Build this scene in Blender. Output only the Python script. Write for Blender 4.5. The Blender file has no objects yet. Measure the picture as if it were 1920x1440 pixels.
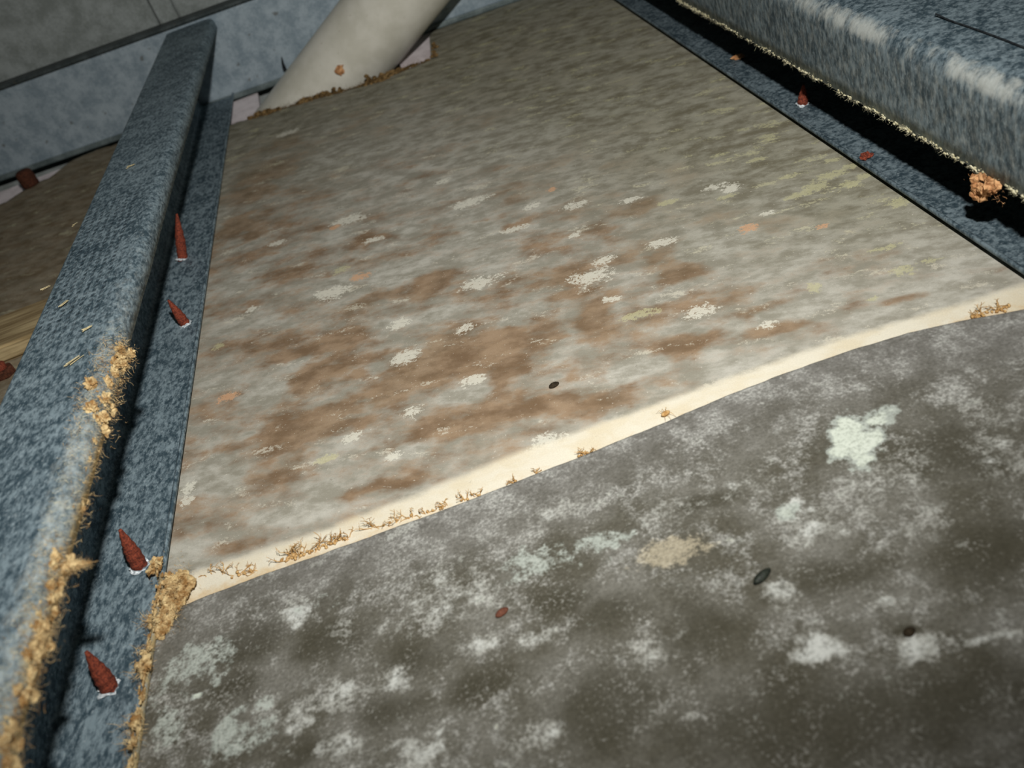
import bpy, bmesh, math, random
import numpy as np
from mathutils import Vector, Matrix, Euler

S = 0.3                     # metres per modelling unit (height of the lens above the sheets)
scene = bpy.context.scene
C = scene.collection

# ---------------------------------------------------------------- camera, world, flash, exposure
cam_data = bpy.data.cameras.new('camera')
cam = bpy.data.objects.new('camera', cam_data)
C.objects.link(cam)
RIGHT = Vector((0.933291, -0.203697, -0.295762))
DOWN = Vector((-0.359110, -0.535700, -0.764242))
FWD = Vector((-0.002766, 0.819471, -0.573114))
cam.matrix_world = Matrix(((RIGHT.x, -DOWN.x, -FWD.x, 0), (RIGHT.y, -DOWN.y, -FWD.y, 0),
                           (RIGHT.z, -DOWN.z, -FWD.z, S), (0, 0, 0, 1)))
cam_data.sensor_fit = 'HORIZONTAL'
cam_data.sensor_width = 36.0
cam_data.lens = 36.0 * 1750 / 1920
cam_data.clip_start = 0.005
cam_data.dof.use_dof = True
cam_data.dof.focus_distance = 1.9 * S
cam_data.dof.aperture_fstop = 11
scene.camera = cam

world = bpy.data.worlds.new('dark_void')
scene.world = world
world.use_nodes = True
world.node_tree.nodes['Background'].inputs[0].default_value = (0.55, 0.75, 0.7, 1)
world.node_tree.nodes['Background'].inputs[1].default_value = 0.006

fl = bpy.data.lights.new('camera_flash', 'SPOT')
fl.energy = 25.5
fl.spot_size = math.radians(104)
fl.spot_blend = 1.0
fl.shadow_soft_size = 0.012
fl.color = (1.0, 0.985, 0.95)
flash = bpy.data.objects.new('camera_flash', fl)
C.objects.link(flash)
flash.location = Vector((0.25, 0.12, 1.65)) * S
aim = Vector((-0.10, 2.6, 0.0)) * S
flash.rotation_euler = (aim - flash.location).to_track_quat('-Z', 'Y').to_euler()

scene.view_settings.view_transform = 'Standard'
scene.view_settings.look = 'None'
scene.view_settings.gamma = 1
scene.view_settings.use_curve_mapping = False
scene.view_settings.exposure = 0.0

# ---------------------------------------------------------------- helpers
def lin(c):
    f = lambda v: v / 12.92 if v <= 0.04045 else ((v + 0.055) / 1.055) ** 2.4
    return tuple(f(v / 255.0) for v in c) + (1.0,)

def tag(o, label=None, cat=None, group=None, kind=None):
    if label: o['label'] = label
    if cat: o['category'] = cat
    if group: o['group'] = group
    if kind: o['kind'] = kind
    return o

def link(name, me, mat=None, parent=None, smooth=True):
    o = bpy.data.objects.new(name, me)
    C.objects.link(o)
    if mat: me.materials.append(mat)
    if parent: o.parent = parent
    if smooth and len(me.polygons):
        me.polygons.foreach_set('use_smooth', [True] * len(me.polygons))
    return o

def mesh(name, verts, faces):
    me = bpy.data.meshes.new(name)
    me.from_pydata([tuple(v) for v in verts], [], faces)
    me.update()
    return me

def empty(name, loc=(0, 0, 0), rz=0.0):
    o = bpy.data.objects.new(name, None)
    C.objects.link(o)
    o.location = loc
    o.rotation_euler = (0, 0, rz)
    o.empty_display_size = 0.02
    return o

class Mat:
    """small node-graph writer; every texture reads object coordinates"""
    def __init__(self, name):
        self.m = bpy.data.materials.new(name)
        self.m.use_nodes = True
        self.t = self.m.node_tree
        self.b = self.t.nodes['Principled BSDF']
        self.co = self.t.nodes.new('ShaderNodeTexCoord').outputs['Object']
    def put(self, sock, v):
        if isinstance(v, bpy.types.NodeSocket): self.t.links.new(v, sock)
        else: sock.default_value = v
    def math(self, op, a, b=0.0, clamp=False):
        n = self.t.nodes.new('ShaderNodeMath'); n.operation = op; n.use_clamp = clamp
        self.put(n.inputs[0], a); self.put(n.inputs[1], b)
        return n.outputs[0]
    def add(self, a, b): return self.math('ADD', a, b)
    def mul(self, a, b): return self.math('MULTIPLY', a, b)
    def step(self, v, lo, hi, a=0.0, b=1.0):
        n = self.t.nodes.new('ShaderNodeMapRange'); n.interpolation_type = 'SMOOTHSTEP'
        self.put(n.inputs[0], v); self.put(n.inputs[1], lo); self.put(n.inputs[2], hi)
        n.inputs[3].default_value = a; n.inputs[4].default_value = b
        return n.outputs[0]
    def mix(self, f, a, b, mode='MIX'):
        n = self.t.nodes.new('ShaderNodeMix'); n.data_type = 'RGBA'; n.blend_type = mode
        self.put(n.inputs[0], f); self.put(n.inputs[6], a); self.put(n.inputs[7], b)
        return n.outputs[2]
    def vec(self, scale=(1, 1, 1), off=(0, 0, 0)):
        n = self.t.nodes.new('ShaderNodeMapping')
        self.t.links.new(self.co, n.inputs[0])
        n.inputs['Scale'].default_value = scale; n.inputs['Location'].default_value = off
        return n.outputs[0]
    def turned(self, deg, scale=(1, 1, 1), off=(0, 0, 0)):
        n = self.t.nodes.new('ShaderNodeMapping'); self.t.links.new(self.co, n.inputs[0])
        n.inputs['Rotation'].default_value = (0, 0, math.radians(deg))
        k = self.t.nodes.new('ShaderNodeMapping'); self.t.links.new(n.outputs[0], k.inputs[0])
        k.inputs['Scale'].default_value = scale; k.inputs['Location'].default_value = off
        return k.outputs[0]
    def noise(self, scale, detail=4.0, rough=0.55, vec=None, dist=0.0):
        n = self.t.nodes.new('ShaderNodeTexNoise')
        self.t.links.new(vec or self.co, n.inputs['Vector'])
        n.inputs['Scale'].default_value = scale; n.inputs['Detail'].default_value = detail
        n.inputs['Roughness'].default_value = rough; n.inputs['Distortion'].default_value = dist
        return n.outputs[0]
    def voronoi(self, scale, vec=None, feature='F1'):
        n = self.t.nodes.new('ShaderNodeTexVoronoi'); n.feature = feature
        self.t.links.new(vec or self.co, n.inputs['Vector'])
        n.inputs['Scale'].default_value = scale
        return n.outputs[0]
    def xyz(self):
        n = self.t.nodes.new('ShaderNodeSeparateXYZ'); self.t.links.new(self.co, n.inputs[0])
        return n.outputs
    def attr(self, name):
        n = self.t.nodes.new('ShaderNodeAttribute'); n.attribute_name = name
        s = self.t.nodes.new('ShaderNodeSeparateColor'); self.t.links.new(n.outputs['Color'], s.inputs[0])
        return s.outputs
    def bump(self, h, strength=0.3, dist=0.001):
        n = self.t.nodes.new('ShaderNodeBump')
        n.inputs['Strength'].default_value = strength; n.inputs['Distance'].default_value = dist
        self.put(n.inputs['Height'], h); self.t.links.new(n.outputs[0], self.b.inputs['Normal'])
    def done(self, col, rough=0.8, metal=0.0, spec=0.3):
        self.put(self.b.inputs['Base Color'], col); self.put(self.b.inputs['Roughness'], rough)
        self.put(self.b.inputs['Metallic'], metal); self.put(self.b.inputs['Specular IOR Level'], spec)
        return self.m

def simple(name, c1, c2, scale=200.0, rough=0.85, bump=0.0, spec=0.2, lo=0.35, hi=0.65):
    m = Mat(name)
    n = m.noise(scale, 4, 0.6)
    if bump: m.bump(n, bump, 0.001)
    return m.done(m.mix(m.step(n, lo, hi), lin(c1), lin(c2)), rough, 0, spec)

# ---------------------------------------------------------------- materials
def fibre_far():
    m = Mat('stained_fibre_cement')
    A = m.attr('stain'); B = m.attr('fleck')
    ani = lambda x, off=(0, 0, 0): m.turned(22, (x, 1, 1), off)
    n1 = m.noise(30, 6, 0.62, ani(0.6)); n2 = m.noise(95, 5, 0.65, ani(0.6)); n3 = m.noise(58, 5, 0.6, ani(0.7, (3.1, 1.7, 0)))
    fine = m.noise(430, 3, 0.75, ani(0.8)); grit = m.noise(1500, 2, 0.7)
    gr = m.add(m.mul(m.add(fine, -0.5), 3.0), m.mul(m.add(grit, -0.5), 1.0))      # powdery grain around zero
    # brown water stain: noise pulled by the painted mask
    v = m.add(m.add(m.mul(m.add(n1, -0.5), 2.2), m.mul(m.add(n2, -0.5), 1.5)), m.add(m.mul(A['Green'], 0.62), m.mul(A['Red'], -0.62)))
    brown = m.step(v, -0.08, 0.62)
    grey = m.mix(m.step(m.add(m.mul(n2, 0.6), m.mul(n3, 0.4)), 0.40, 0.62), lin((152, 148, 134)), lin((194, 191, 179)))
    brn = m.mix(m.step(n3, 0.35, 0.65), lin((118, 93, 67)), lin((158, 132, 104)))
    col = m.mix(m.mul(brown, 0.92), grey, brn)
    # olive cast where the fleck attribute says so (towards the far edge)
    col = m.mix(m.mul(B['Blue'], 0.8), col, m.mix(m.step(m.add(m.mul(n2, 0.6), m.mul(n1, 0.4)), 0.38, 0.62), lin((106, 100, 78)), lin((158, 156, 138))))
    # many small pale crusts scattered everywhere
    f1 = m.noise(70, 4, 0.6, ani(0.45, (7.7, 2.2, 0)))
    crust = m.mul(m.step(m.add(m.add(m.mul(m.add(f1, -0.5), 2.4), m.mul(B['Blue'], 0.08)), m.mul(gr, 0.42)), 0.30, 0.52), 0.66)
    col = m.mix(crust, col, m.mix(B['Blue'], lin((212, 206, 188)), lin((194, 190, 152))))
    def place(mask, c, amt, lo=0.42, hi=0.72):
        return m.mix(m.mul(m.step(m.add(m.add(mask, m.mul(m.add(n2, -0.5), 1.3)), m.mul(m.mul(gr, 1.15), m.step(mask, 0.0, 0.35))), lo, hi), amt), col, lin(c))
    col = place(A['Blue'], (222, 219, 203), 0.82)
    col = place(B['Red'], (198, 194, 152), 0.62)
    col = place(B['Green'], (214, 168, 130), 0.8)
    # clean cream strip along the lap
    st = m.attr('strip')
    s = m.step(m.add(st['Red'], m.add(m.mul(m.add(n2, -0.5), 0.6), m.mul(m.add(n1, -0.5), 0.6))), 0.12, 0.80)
    cream = m.mix(m.step(n3, 0.38, 0.66), lin((234, 227, 207)), lin((226, 214, 186)))
    cream = m.mix(m.mul(m.step(m.add(st['Green'], m.mul(m.add(m.noise(240, 4, 0.6), -0.5), 1.1)), 0.30, 0.85), 0.75), cream, lin((216, 186, 138)))
    col = m.mix(m.mul(s, 0.93), col, cream)
    spk = m.step(m.noise(520, 2, 0.5), 0.68, 0.75)
    col = m.mix(m.mul(spk, 0.45), col, lin((235, 230, 215)))
    dk = m.step(m.noise(300, 2, 0.5, ani(1, (5, 5, 5))), 0.72, 0.77)
    col = m.mix(m.mul(dk, 0.3), col, lin((84, 66, 48)))
    col = m.mix(m.step(grit, 0.3, 0.7, 0.14, 0.0), col, lin((60, 55, 48)))
    m.bump(m.add(fine, m.mul(n2, 0.6)), 0.12, 0.0008)
    return m.done(col, 0.9, 0, 0.15)

def fibre_near():
    m = Mat('mouldy_fibre_cement')
    A = m.attr('stain'); B = m.attr('fleck')
    n1 = m.noise(30, 6, 0.62); n2 = m.noise(120, 6, 0.7); n4 = m.noise(62, 6, 0.7, m.vec((1, 1, 1), (2.2, 6.1, 0)))
    fine = m.noise(620, 4, 0.75); grit = m.noise(1900, 2, 0.7)
    gr = m.add(m.mul(m.add(fine, -0.5), 2.2), m.mul(m.add(grit, -0.5), 1.4))
    base = m.mix(m.step(n1, 0.35, 0.65), lin((88, 85, 74)), lin((118, 116, 108)))
    base = m.mix(m.mul(A['Green'], 0.8), base, lin((70, 67, 55)))
    # paler tone and powdery crust along the lap edge
    base = m.mix(m.mul(B['Blue'], 0.6), base, m.mix(m.step(n4, 0.36, 0.64), lin((116, 114, 110)), lin((158, 157, 153))))
    n5 = m.noise(230, 4, 0.65, m.vec((1, 1, 1), (1.3, 7.7, 0)))
    rag = m.add(m.add(m.mul(m.add(n2, -0.5), 1.7), m.mul(m.add(n4, -0.5), 1.1)), m.mul(m.add(n5, -0.5), 1.5))
    lo = m.step(m.add(m.add(m.mul(m.add(n4, -0.5), 3.4), m.mul(m.add(gr, m.mul(m.add(n5, -0.5), 1.6)), 0.48)), m.mul(A['Green'], -0.75)), -0.08, 0.75)
    col = m.mix(m.mul(lo, 0.72), base, lin((166, 166, 160)))
    w = m.step(m.add(m.add(A['Blue'], rag), m.mul(m.mul(gr, 0.5), m.step(A['Blue'], 0.0, 0.35))), 0.25, 1.05)
    col = m.mix(m.mul(w, 0.9), col, m.mix(m.step(m.add(A['Blue'], m.mul(m.add(n2, -0.5), 2.0)), 0.55, 1.15), lin((160, 160, 152)), lin((206, 208, 202))))
    g = m.step(m.add(m.add(B['Red'], rag), m.mul(m.mul(gr, 0.4), m.step(B['Red'], 0.0, 0.35))), 0.28, 0.85)
    col = m.mix(m.mul(g, 0.82), col, m.mix(m.step(B['Red'], 0.8, 1.05), lin((176, 183, 174)), lin((220, 228, 213))))
    t = m.step(m.add(m.add(B['Green'], m.mul(rag, 0.8)), m.mul(m.mul(gr, 0.5), m.step(B['Green'], 0.0, 0.35))), 0.30, 0.8)
    col = m.mix(m.mul(t, 0.75), col, lin((178, 168, 144)))
    spk = m.step(m.noise(760, 3, 0.6), 0.69, 0.76)
    col = m.mix(m.mul(spk, m.add(0.12, m.mul(B['Blue'], 0.4))), col, lin((226, 224, 214)))
    col = m.mix(m.step(fine, 0.34, 0.56, 0.34, 0.0), col, lin((44, 42, 34)))
    col = m.mix(m.step(m.add(fine, m.mul(n4, 0.5)), 0.80, 0.98, 0.0, 0.30), col, lin((214, 213, 206)))
    m.bump(m.add(m.mul(fine, 0.8), m.mul(n2, 0.7)), 0.2, 0.0008)
    return m.done(col, 0.92, 0, 0.12)

def galv(name, streak=(1.0, 0.45, 1.0), knurl=False, bright=1.0):
    m = Mat(name)
    A = m.attr('dust')
    k = lambda c: lin(tuple(min(255, v * bright) for v in c))
    vs = m.vec(streak)
    n1 = m.noise(330, 4, 0.65, vs); n2 = m.noise(60, 4, 0.6); n3 = m.noise(800, 3, 0.6, vs); n4 = m.noise(22, 3, 0.5)
    v = m.add(m.add(m.mul(n1, 0.6), m.mul(n3, 0.25)), m.add(m.mul(n2, 0.28), m.mul(n4, 0.12)))
    col = m.mix(m.step(v, 0.515, 0.745), k((63, 82, 92)), k((140, 158, 166)))
    col = m.mix(m.mul(m.step(n3, 0.58, 0.74), 0.45), col, k((190, 202, 206)))
    h = m.mul(n1, 1.0)
    if knurl:      # rolled rows of dimples along the upper flange
        X, Y, Z = m.add(m.xyz()[0], -0.77 * S), m.add(m.xyz()[1], 1.0 * S), m.add(m.xyz()[2], 0.014 * S)
        rx = m.math('SINE', m.mul(X, 2 * math.pi / 0.0058)); ry = m.math('SINE', m.mul(Y, 2 * math.pi / 0.0062))
        dim = m.mul(m.step(rx, -0.1, 0.75), m.step(ry, -0.55, 0.45))
        zone = m.mul(m.mul(m.step(Y, 1.50 * S, 1.72 * S), m.step(Y, 2.36 * S, 2.24 * S)), m.mul(m.step(Z, 0.30 * S, 0.318 * S), m.step(X, -0.655 * S, -0.69 * S)))
        d = m.mul(dim, zone)
        col = m.mix(m.mul(d, 0.55), col, k((44, 58, 68)))
        h = m.add(h, m.mul(d, -1.6))
    dn = m.noise(260, 4, 0.65, vs)
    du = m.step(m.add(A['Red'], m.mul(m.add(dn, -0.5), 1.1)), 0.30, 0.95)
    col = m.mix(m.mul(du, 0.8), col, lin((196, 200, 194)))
    ta = m.step(m.add(A['Green'], m.mul(m.add(dn, -0.5), 1.2)), 0.35, 0.85)
    col = m.mix(m.mul(ta, 0.85), col, lin((196, 172, 118)))
    m.bump(h, 0.45, 0.0006)
    rough = m.step(n1, 0.3, 0.7, 0.5, 0.75)
    return m.done(col, rough, 0.25, 0.4)

M = {}
M['far'] = fibre_far()
M['near'] = fibre_near()
M['galv_left'] = galv('dusty_galvanised_steel', (1.0, 0.5, 1.0), True)
M['galv_right'] = galv('streaked_galvanised_steel', (0.8, 0.8, 0.42), False, 0.86)
def plain_galv(name, c1, c2):
    m = Mat(name)
    n1 = m.noise(45, 5, 0.65); n2 = m.noise(420, 3, 0.6); sp = m.noise(95, 3, 0.55)
    col = m.mix(m.step(m.add(m.mul(n1, 0.7), m.mul(n2, 0.3)), 0.38, 0.62), lin(c1), lin(c2))
    col = m.mix(m.mul(m.step(sp, 0.66, 0.72), 0.6), col, lin((96, 92, 80)))
    m.bump(n2, 0.15, 0.0005)
    return m.done(col, 0.55, 0.25, 0.4)
M['beam'] = plain_galv('spotted_galvanised_steel', (140, 156, 166), (176, 190, 198))
M['rust'] = simple('rusted_screw_steel', (84, 36, 26), (140, 66, 44), 900, 0.85, 0.6, 0.3)
M['old_rust'] = simple('old_brown_rust', (58, 34, 24), (92, 54, 38), 500, 0.9, 0.6, 0.2)
M['burr'] = simple('bright_zinc_burr', (150, 160, 165), (225, 230, 232), 700, 0.4, 0.4, 0.5)
M['fluff'] = simple('tan_fibre_fluff', (146, 110, 66), (212, 188, 140), 240, 0.95, 0.5, 0.1)
M['fluff_pale'] = simple('pale_fibre_fluff', (186, 178, 140), (226, 220, 190), 420, 0.95, 0.0, 0.1)
M['crumb'] = simple('tan_crumb', (160, 112, 74), (218, 170, 122), 260, 0.95, 0.7, 0.1)
M['ragged'] = simple('ragged_brown_fibre', (84, 66, 40), (140, 114, 76), 260, 0.95, 0.7, 0.1)
M['root'] = simple('dry_rootlet', (166, 126, 76), (204, 170, 118), 500, 0.9, 0.0, 0.1)
M['straw'] = simple('dry_straw', (176, 160, 120), (208, 196, 158), 500, 0.8, 0.0, 0.2)
M['husk_dark'] = simple('dark_seed_husk', (30, 25, 17), (58, 48, 34), 900, 0.8, 0.3, 0.15)
M['husk_green'] = simple('blackish_green_husk', (22, 27, 22), (46, 52, 42), 900, 0.6, 0.3, 0.35)
M['husk_red'] = simple('reddish_husk', (84, 46, 32), (112, 68, 48), 900, 0.8, 0.3, 0.4)
M['board'] = simple('white_ceiling_board', (214, 203, 204), (236, 226, 227), 60, 0.9)
M['thread'] = simple('dark_thread', (24, 27, 30), (44, 48, 50), 300, 0.6)
def pvc():
    m = Mat('cream_pvc')
    n = m.noise(30, 4, 0.6); sp = m.noise(260, 2, 0.5)
    col = m.mix(m.step(n, 0.35, 0.65), lin((206, 203, 188)), lin((222, 219, 206)))
    col = m.mix(m.mul(m.step(sp, 0.70, 0.76), 0.4), col, lin((150, 136, 108)))
    return m.done(col, 0.42, 0, 0.5)
M['pvc'] = pvc()
def wallpanel():
    m = Mat('grey_wall_panel')
    n = m.noise(38, 5, 0.65); f = m.noise(380, 3, 0.6)
    col = m.mix(m.step(m.add(m.mul(n, 0.7), m.mul(f, 0.3)), 0.36, 0.64), lin((126, 132, 128)), lin((158, 164, 162)))
    m.bump(f, 0.2, 0.0006)
    return m.done(col, 0.9, 0, 0.2)
M['panel'] = wallpanel()
def timber():
    m = Mat('weathered_timber')
    g = m.noise(60, 5, 0.6, m.vec((0.16, 1.6, 1.6)), 0.6); f = m.noise(300, 3, 0.6, m.vec((0.1, 2.5, 2.5)))
    col = m.mix(m.step(m.add(m.mul(g, 0.65), m.mul(f, 0.35)), 0.36, 0.64), lin((122, 102, 70)), lin((196, 176, 134)))
    m.bump(f, 0.4, 0.0008)
    return m.done(col, 0.88, 0, 0.2)
M['timber'] = timber()
# patches read off the sheets: x, y, half-axes, strength
FW=[(0.067,2.269,0.062,0.029),(0.291,2.031,0.038,0.022),(-0.257,2.446,0.041,0.036),(0.009,1.843,0.057,0.033),(-0.338,2.064,0.052,0.039),(-0.188,1.799,0.026,0.027),(-0.058,1.678,0.027,0.021),(-0.192,1.658,0.031,0.028),(0.231,1.689,0.05,0.043),(-0.069,1.488,0.027,0.021),(-0.199,1.461,0.022,0.026),(-0.324,1.455,0.02,0.017),(0.011,1.234,0.038,0.025),(-0.657,1.493,0.019,0.021),(-0.659,1.454,0.016,0.019),(0.369,1.43,0.04,0.025),(0.455,1.315,0.021,0.014),(0.605,1.836,0.03,0.02),(0.271,1.74,0.028,0.02),(0.015,2.469,0.03,0.022),(0.127,2.034,0.051,0.014),(0.403,1.957,0.032,0.019),(-0.548,2.142,0.022,0.02),(-0.478,2.485,0.03,0.018),(-0.439,3.41,0.051,0.03),(-0.209,2.267,0.031,0.019),(0.58,1.868,0.036,0.015),(0.62,1.675,0.018,0.013),(0.252,1.892,0.017,0.018),(-0.287,2.462,0.036,0.022),(0.201,2.116,0.029,0.018),(0.398,1.72,0.034,0.018),(-0.248,1.351,0.024,0.012),(0.245,1.581,0.021,0.012)]
FY=[(0.273,1.493,0.039,0.016),(-0.379,1.418,0.022,0.016),(0.743,1.706,0.033,0.023),(0.78,1.732,0.045,0.019),(0.795,1.669,0.028,0.018),(0.729,1.407,0.039,0.009),(0.71,1.321,0.022,0.017),(-0.304,2.17,0.027,0.021),(0.829,1.534,0.023,0.019),(0.703,1.699,0.039,0.014),(0.579,1.804,0.03,0.012),(0.572,1.368,0.013,0.021),(0.635,1.277,0.016,0.008),(0.723,1.79,0.03,0.012),(0.703,1.914,0.027,0.013),(0.842,1.733,0.025,0.015),(0.835,1.676,0.02,0.014),(0.762,1.322,0.024,0.009),(0.776,1.985,0.025,0.011),(0.65,2.007,0.03,0.011),(-0.627,2.013,0.015,0.024),(0.821,1.788,0.023,0.013),(0.468,1.879,0.029,0.015)]
FO=[(-0.259,2.094,0.034,0.02),(0.565,1.646,0.022,0.02),(-0.588,1.771,0.03,0.02),(-0.304,2.441,0.018,0.014),(0.263,2.163,0.019,0.018),(0.677,1.553,0.015,0.01)]
FG=[(-0.161,2.037,0.077,0.049),(-0.5,1.72,0.055,0.051),(0.052,1.637,0.057,0.03),(0.317,1.525,0.057,0.027),(-0.62,1.513,0.063,0.054),(-0.103,1.777,0.07,0.031),(0.492,1.625,0.097,0.064),(0.219,1.333,0.057,0.032),(0.412,1.2,0.079,0.036),(-0.435,1.299,0.085,0.032),(0.051,2.07,0.104,0.057),(-0.26,2.936,0.205,0.097),(0.307,2.559,0.242,0.121),(0.52,1.325,0.066,0.033),(-0.097,1.454,0.071,0.031),(-0.207,1.351,0.058,0.028)]
FB=[(0.017,1.532,0.115,0.095),(0.177,1.708,0.067,0.078),(-0.156,1.571,0.16,0.077),(-0.43,1.557,0.159,0.075),(-0.554,3.042,0.106,0.157),(-0.113,1.359,0.193,0.038),(0.389,1.661,0.06,0.052),(0.12,1.277,0.083,0.033),(-0.305,1.284,0.14,0.021),(0.187,1.536,0.052,0.087),(-0.324,1.82,0.083,0.046),(0.403,1.574,0.053,0.051),(-0.597,2.686,0.096,0.084),(-0.209,2.267,0.084,0.065),(0.411,1.901,0.048,0.047),(0.475,1.36,0.057,0.02),(0.327,1.35,0.067,0.026),(-0.564,1.277,0.056,0.02),(-0.48,3.337,0.115,0.083),(0.31,1.87,0.06,0.05),(-0.109,1.911,0.073,0.06),(-0.425,1.845,0.096,0.033),(0.133,2.061,0.077,0.045),(0.456,1.295,0.055,0.019),(0.676,1.245,0.045,0.013),(-0.355,1.707,0.136,0.034),(-0.532,1.566,0.064,0.034)]
NW=[(-0.425,1.053,0.035,0.029,0.9),(-0.21,0.969,0.059,0.047,0.7),(-0.172,0.86,0.035,0.02,0.8),(-0.099,0.84,0.027,0.018,0.8),(0.308,0.841,0.039,0.034,0.8),(0.221,0.668,0.035,0.02,1.1),(0.336,0.622,0.029,0.018,1.1),(0.402,0.603,0.03,0.007,0.9),(0.328,0.694,0.029,0.016,0.7),(0.218,0.762,0.041,0.03,0.7),(0.033,0.755,0.028,0.033,0.6),(-0.133,0.697,0.033,0.029,0.8),(-0.274,0.741,0.054,0.021,0.9),(-0.374,0.869,0.051,0.023,0.8),(-0.297,0.857,0.029,0.016,0.9),(0.263,0.965,0.046,0.024,0.6),(0.58,0.846,0.043,0.048,0.6),(-0.006,1.048,0.057,0.03,0.6),(-0.248,1.143,0.043,0.022,0.6),(0.429,0.787,0.038,0.038,0.5),(-0.138,0.913,0.023,0.013,0.5),(-0.516,1.169,0.053,0.023,0.5),(-0.368,0.982,0.024,0.016,0.6),(-0.303,0.952,0.017,0.014,0.7),(-0.413,1.154,0.052,0.017,0.4),(-0.119,0.756,0.02,0.009,0.5),(0.14,0.968,0.046,0.021,0.5),(-0.437,0.852,0.036,0.021,0.8),(0.297,0.898,0.016,0.018,0.9),(-0.172,0.994,0.04,0.021,0.5),(0.422,0.88,0.058,0.064,0.5),(-0.393,0.791,0.042,0.016,0.8),(0.233,0.952,0.031,0.013,0.6),(0.056,0.647,0.013,0.006,0.5),(-0.484,0.89,0.022,0.017,0.8)]
NG=[(0.434,0.96,0.037,0.048,1.2),(0.481,0.992,0.022,0.019,1.0),(-0.523,0.858,0.055,0.04,0.7),(-0.606,1.022,0.061,0.044,0.6),(-0.068,0.969,0.066,0.027,0.7),(0.038,0.964,0.039,0.021,0.7),(-0.638,0.921,0.031,0.029,0.5),(-0.484,0.899,0.023,0.011,0.6),(0.291,0.884,0.013,0.014,0.9),(-0.593,0.961,0.008,0.005,1.5),(-0.399,1.052,0.033,0.022,0.4)]
NT=[(0.12,0.893,0.063,0.034,0.8)]
ND=[(0.53,0.876,0.072,0.065),(0.112,0.754,0.061,0.059),(-0.263,0.883,0.044,0.033),(-0.385,0.96,0.062,0.041),(-0.317,0.809,0.049,0.03),(-0.512,1.03,0.057,0.044),(-0.438,0.802,0.042,0.021),(-0.0,0.836,0.064,0.036),(-0.03,0.692,0.078,0.061),(0.164,0.593,0.149,0.062),(0.322,0.539,0.114,0.061),(0.289,0.76,0.081,0.035),(0.47,0.714,0.065,0.053),(-0.048,0.889,0.052,0.029),(0.202,0.957,0.046,0.024),(-0.543,0.953,0.047,0.03),(0.327,0.651,0.019,0.008),(-0.185,0.793,0.042,0.033)]
NP=[(0.44,0.88,0.085,0.075,0.75),(0.60,0.90,0.06,0.06,0.7),(0.13,0.95,0.09,0.03,0.5),(-0.20,0.955,0.075,0.055,0.6),(-0.60,0.98,0.05,0.10,0.5),(-0.30,0.72,0.09,0.03,0.5),(0.05,0.77,0.05,0.05,0.45),(-0.05,1.03,0.10,0.04,0.4)]

# ---------------------------------------------------------------- painted masks for the stained sheets (object space)
rs = np.random.RandomState(7)
TAB = rs.rand(256, 256)
def vnoise(x, y):
    xi = np.floor(x).astype(int); yi = np.floor(y).astype(int)
    fx = x - xi; fy = y - yi
    fx = fx * fx * (3 - 2 * fx); fy = fy * fy * (3 - 2 * fy)
    g = lambda a, b: TAB[a % 256, b % 256]
    return (g(xi, yi) * (1 - fx) + g(xi + 1, yi) * fx) * (1 - fy) + (g(xi, yi + 1) * (1 - fx) + g(xi + 1, yi + 1) * fx) * fy
GROW = 1.3
def fbm(x, y, s, o=4, seed=0):
    r = np.zeros_like(x); a = 0.5
    for k in range(o):
        r += a * (vnoise(x * s + seed * 17.3 + k * 5.1, y * s + seed * 9.7 + k * 3.3) - 0.5); s *= 2.03; a *= 0.55
    return r
CT, ST = math.cos(math.radians(12)), math.sin(math.radians(12))
def blots(X, Y, L, rag=0.9, soft=(1.25, 0.45), s=26, seed=0):
    out = np.zeros_like(X)
    wx = fbm(X, Y, s, 4, seed + 1) * rag; wy = fbm(X, Y, s, 4, seed + 2) * rag
    for q in L:
        cx, cy, rx, ry = q[:4]; amp = q[4] if len(q) > 4 else 1.0
        dx = (X - cx) * CT - (Y - cy) * ST; dy = (X - cx) * ST + (Y - cy) * CT
        d = np.sqrt((dx / rx + wx * 1.5) ** 2 + (dy / ry + wy * 1.5) ** 2)
        t = np.clip((soft[0] - d) / (soft[0] - soft[1]), 0, 1)
        out = np.maximum(out, amp * t * t * (3 - 2 * t))
    return out

EDGE_X = [-1.2, -0.70, -0.641, -0.488, -0.302, -0.117, 0.068, 0.208, 0.35, 0.442, 0.533, 0.619, 0.699, 0.788, 0.95, 1.2]
EDGE_Y = [1.17, 1.163, 1.162, 1.161, 1.153, 1.150, 1.152, 1.157, 1.164, 1.162, 1.157, 1.147, 1.128, 1.100, 1.06, 1.02]
STRIP_X = [-1.2, -0.662, -0.543, -0.378, -0.203, -0.007, 0.232, 0.375, 0.527, 0.649, 0.84, 1.2]
STRIP_Y = [1.26, 1.257, 1.249, 1.236, 1.238, 1.243, 1.231, 1.226, 1.220, 1.203, 1.178, 1.13]
NOTCH_X = [-1.2, -0.672, -0.661, -0.60, -0.526, -0.45, -0.37, -0.30, -0.24, -0.15, -0.049, 0.009, 0.08, 0.145, 0.183, 0.20, 1.2]
NOTCH_Y = [3.79, 3.79, 3.783, 3.77, 3.746, 3.735, 3.711, 3.70, 3.668, 3.64, 3.603, 3.632, 3.635, 3.63, 3.94, 4.02, 3.89]

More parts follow.
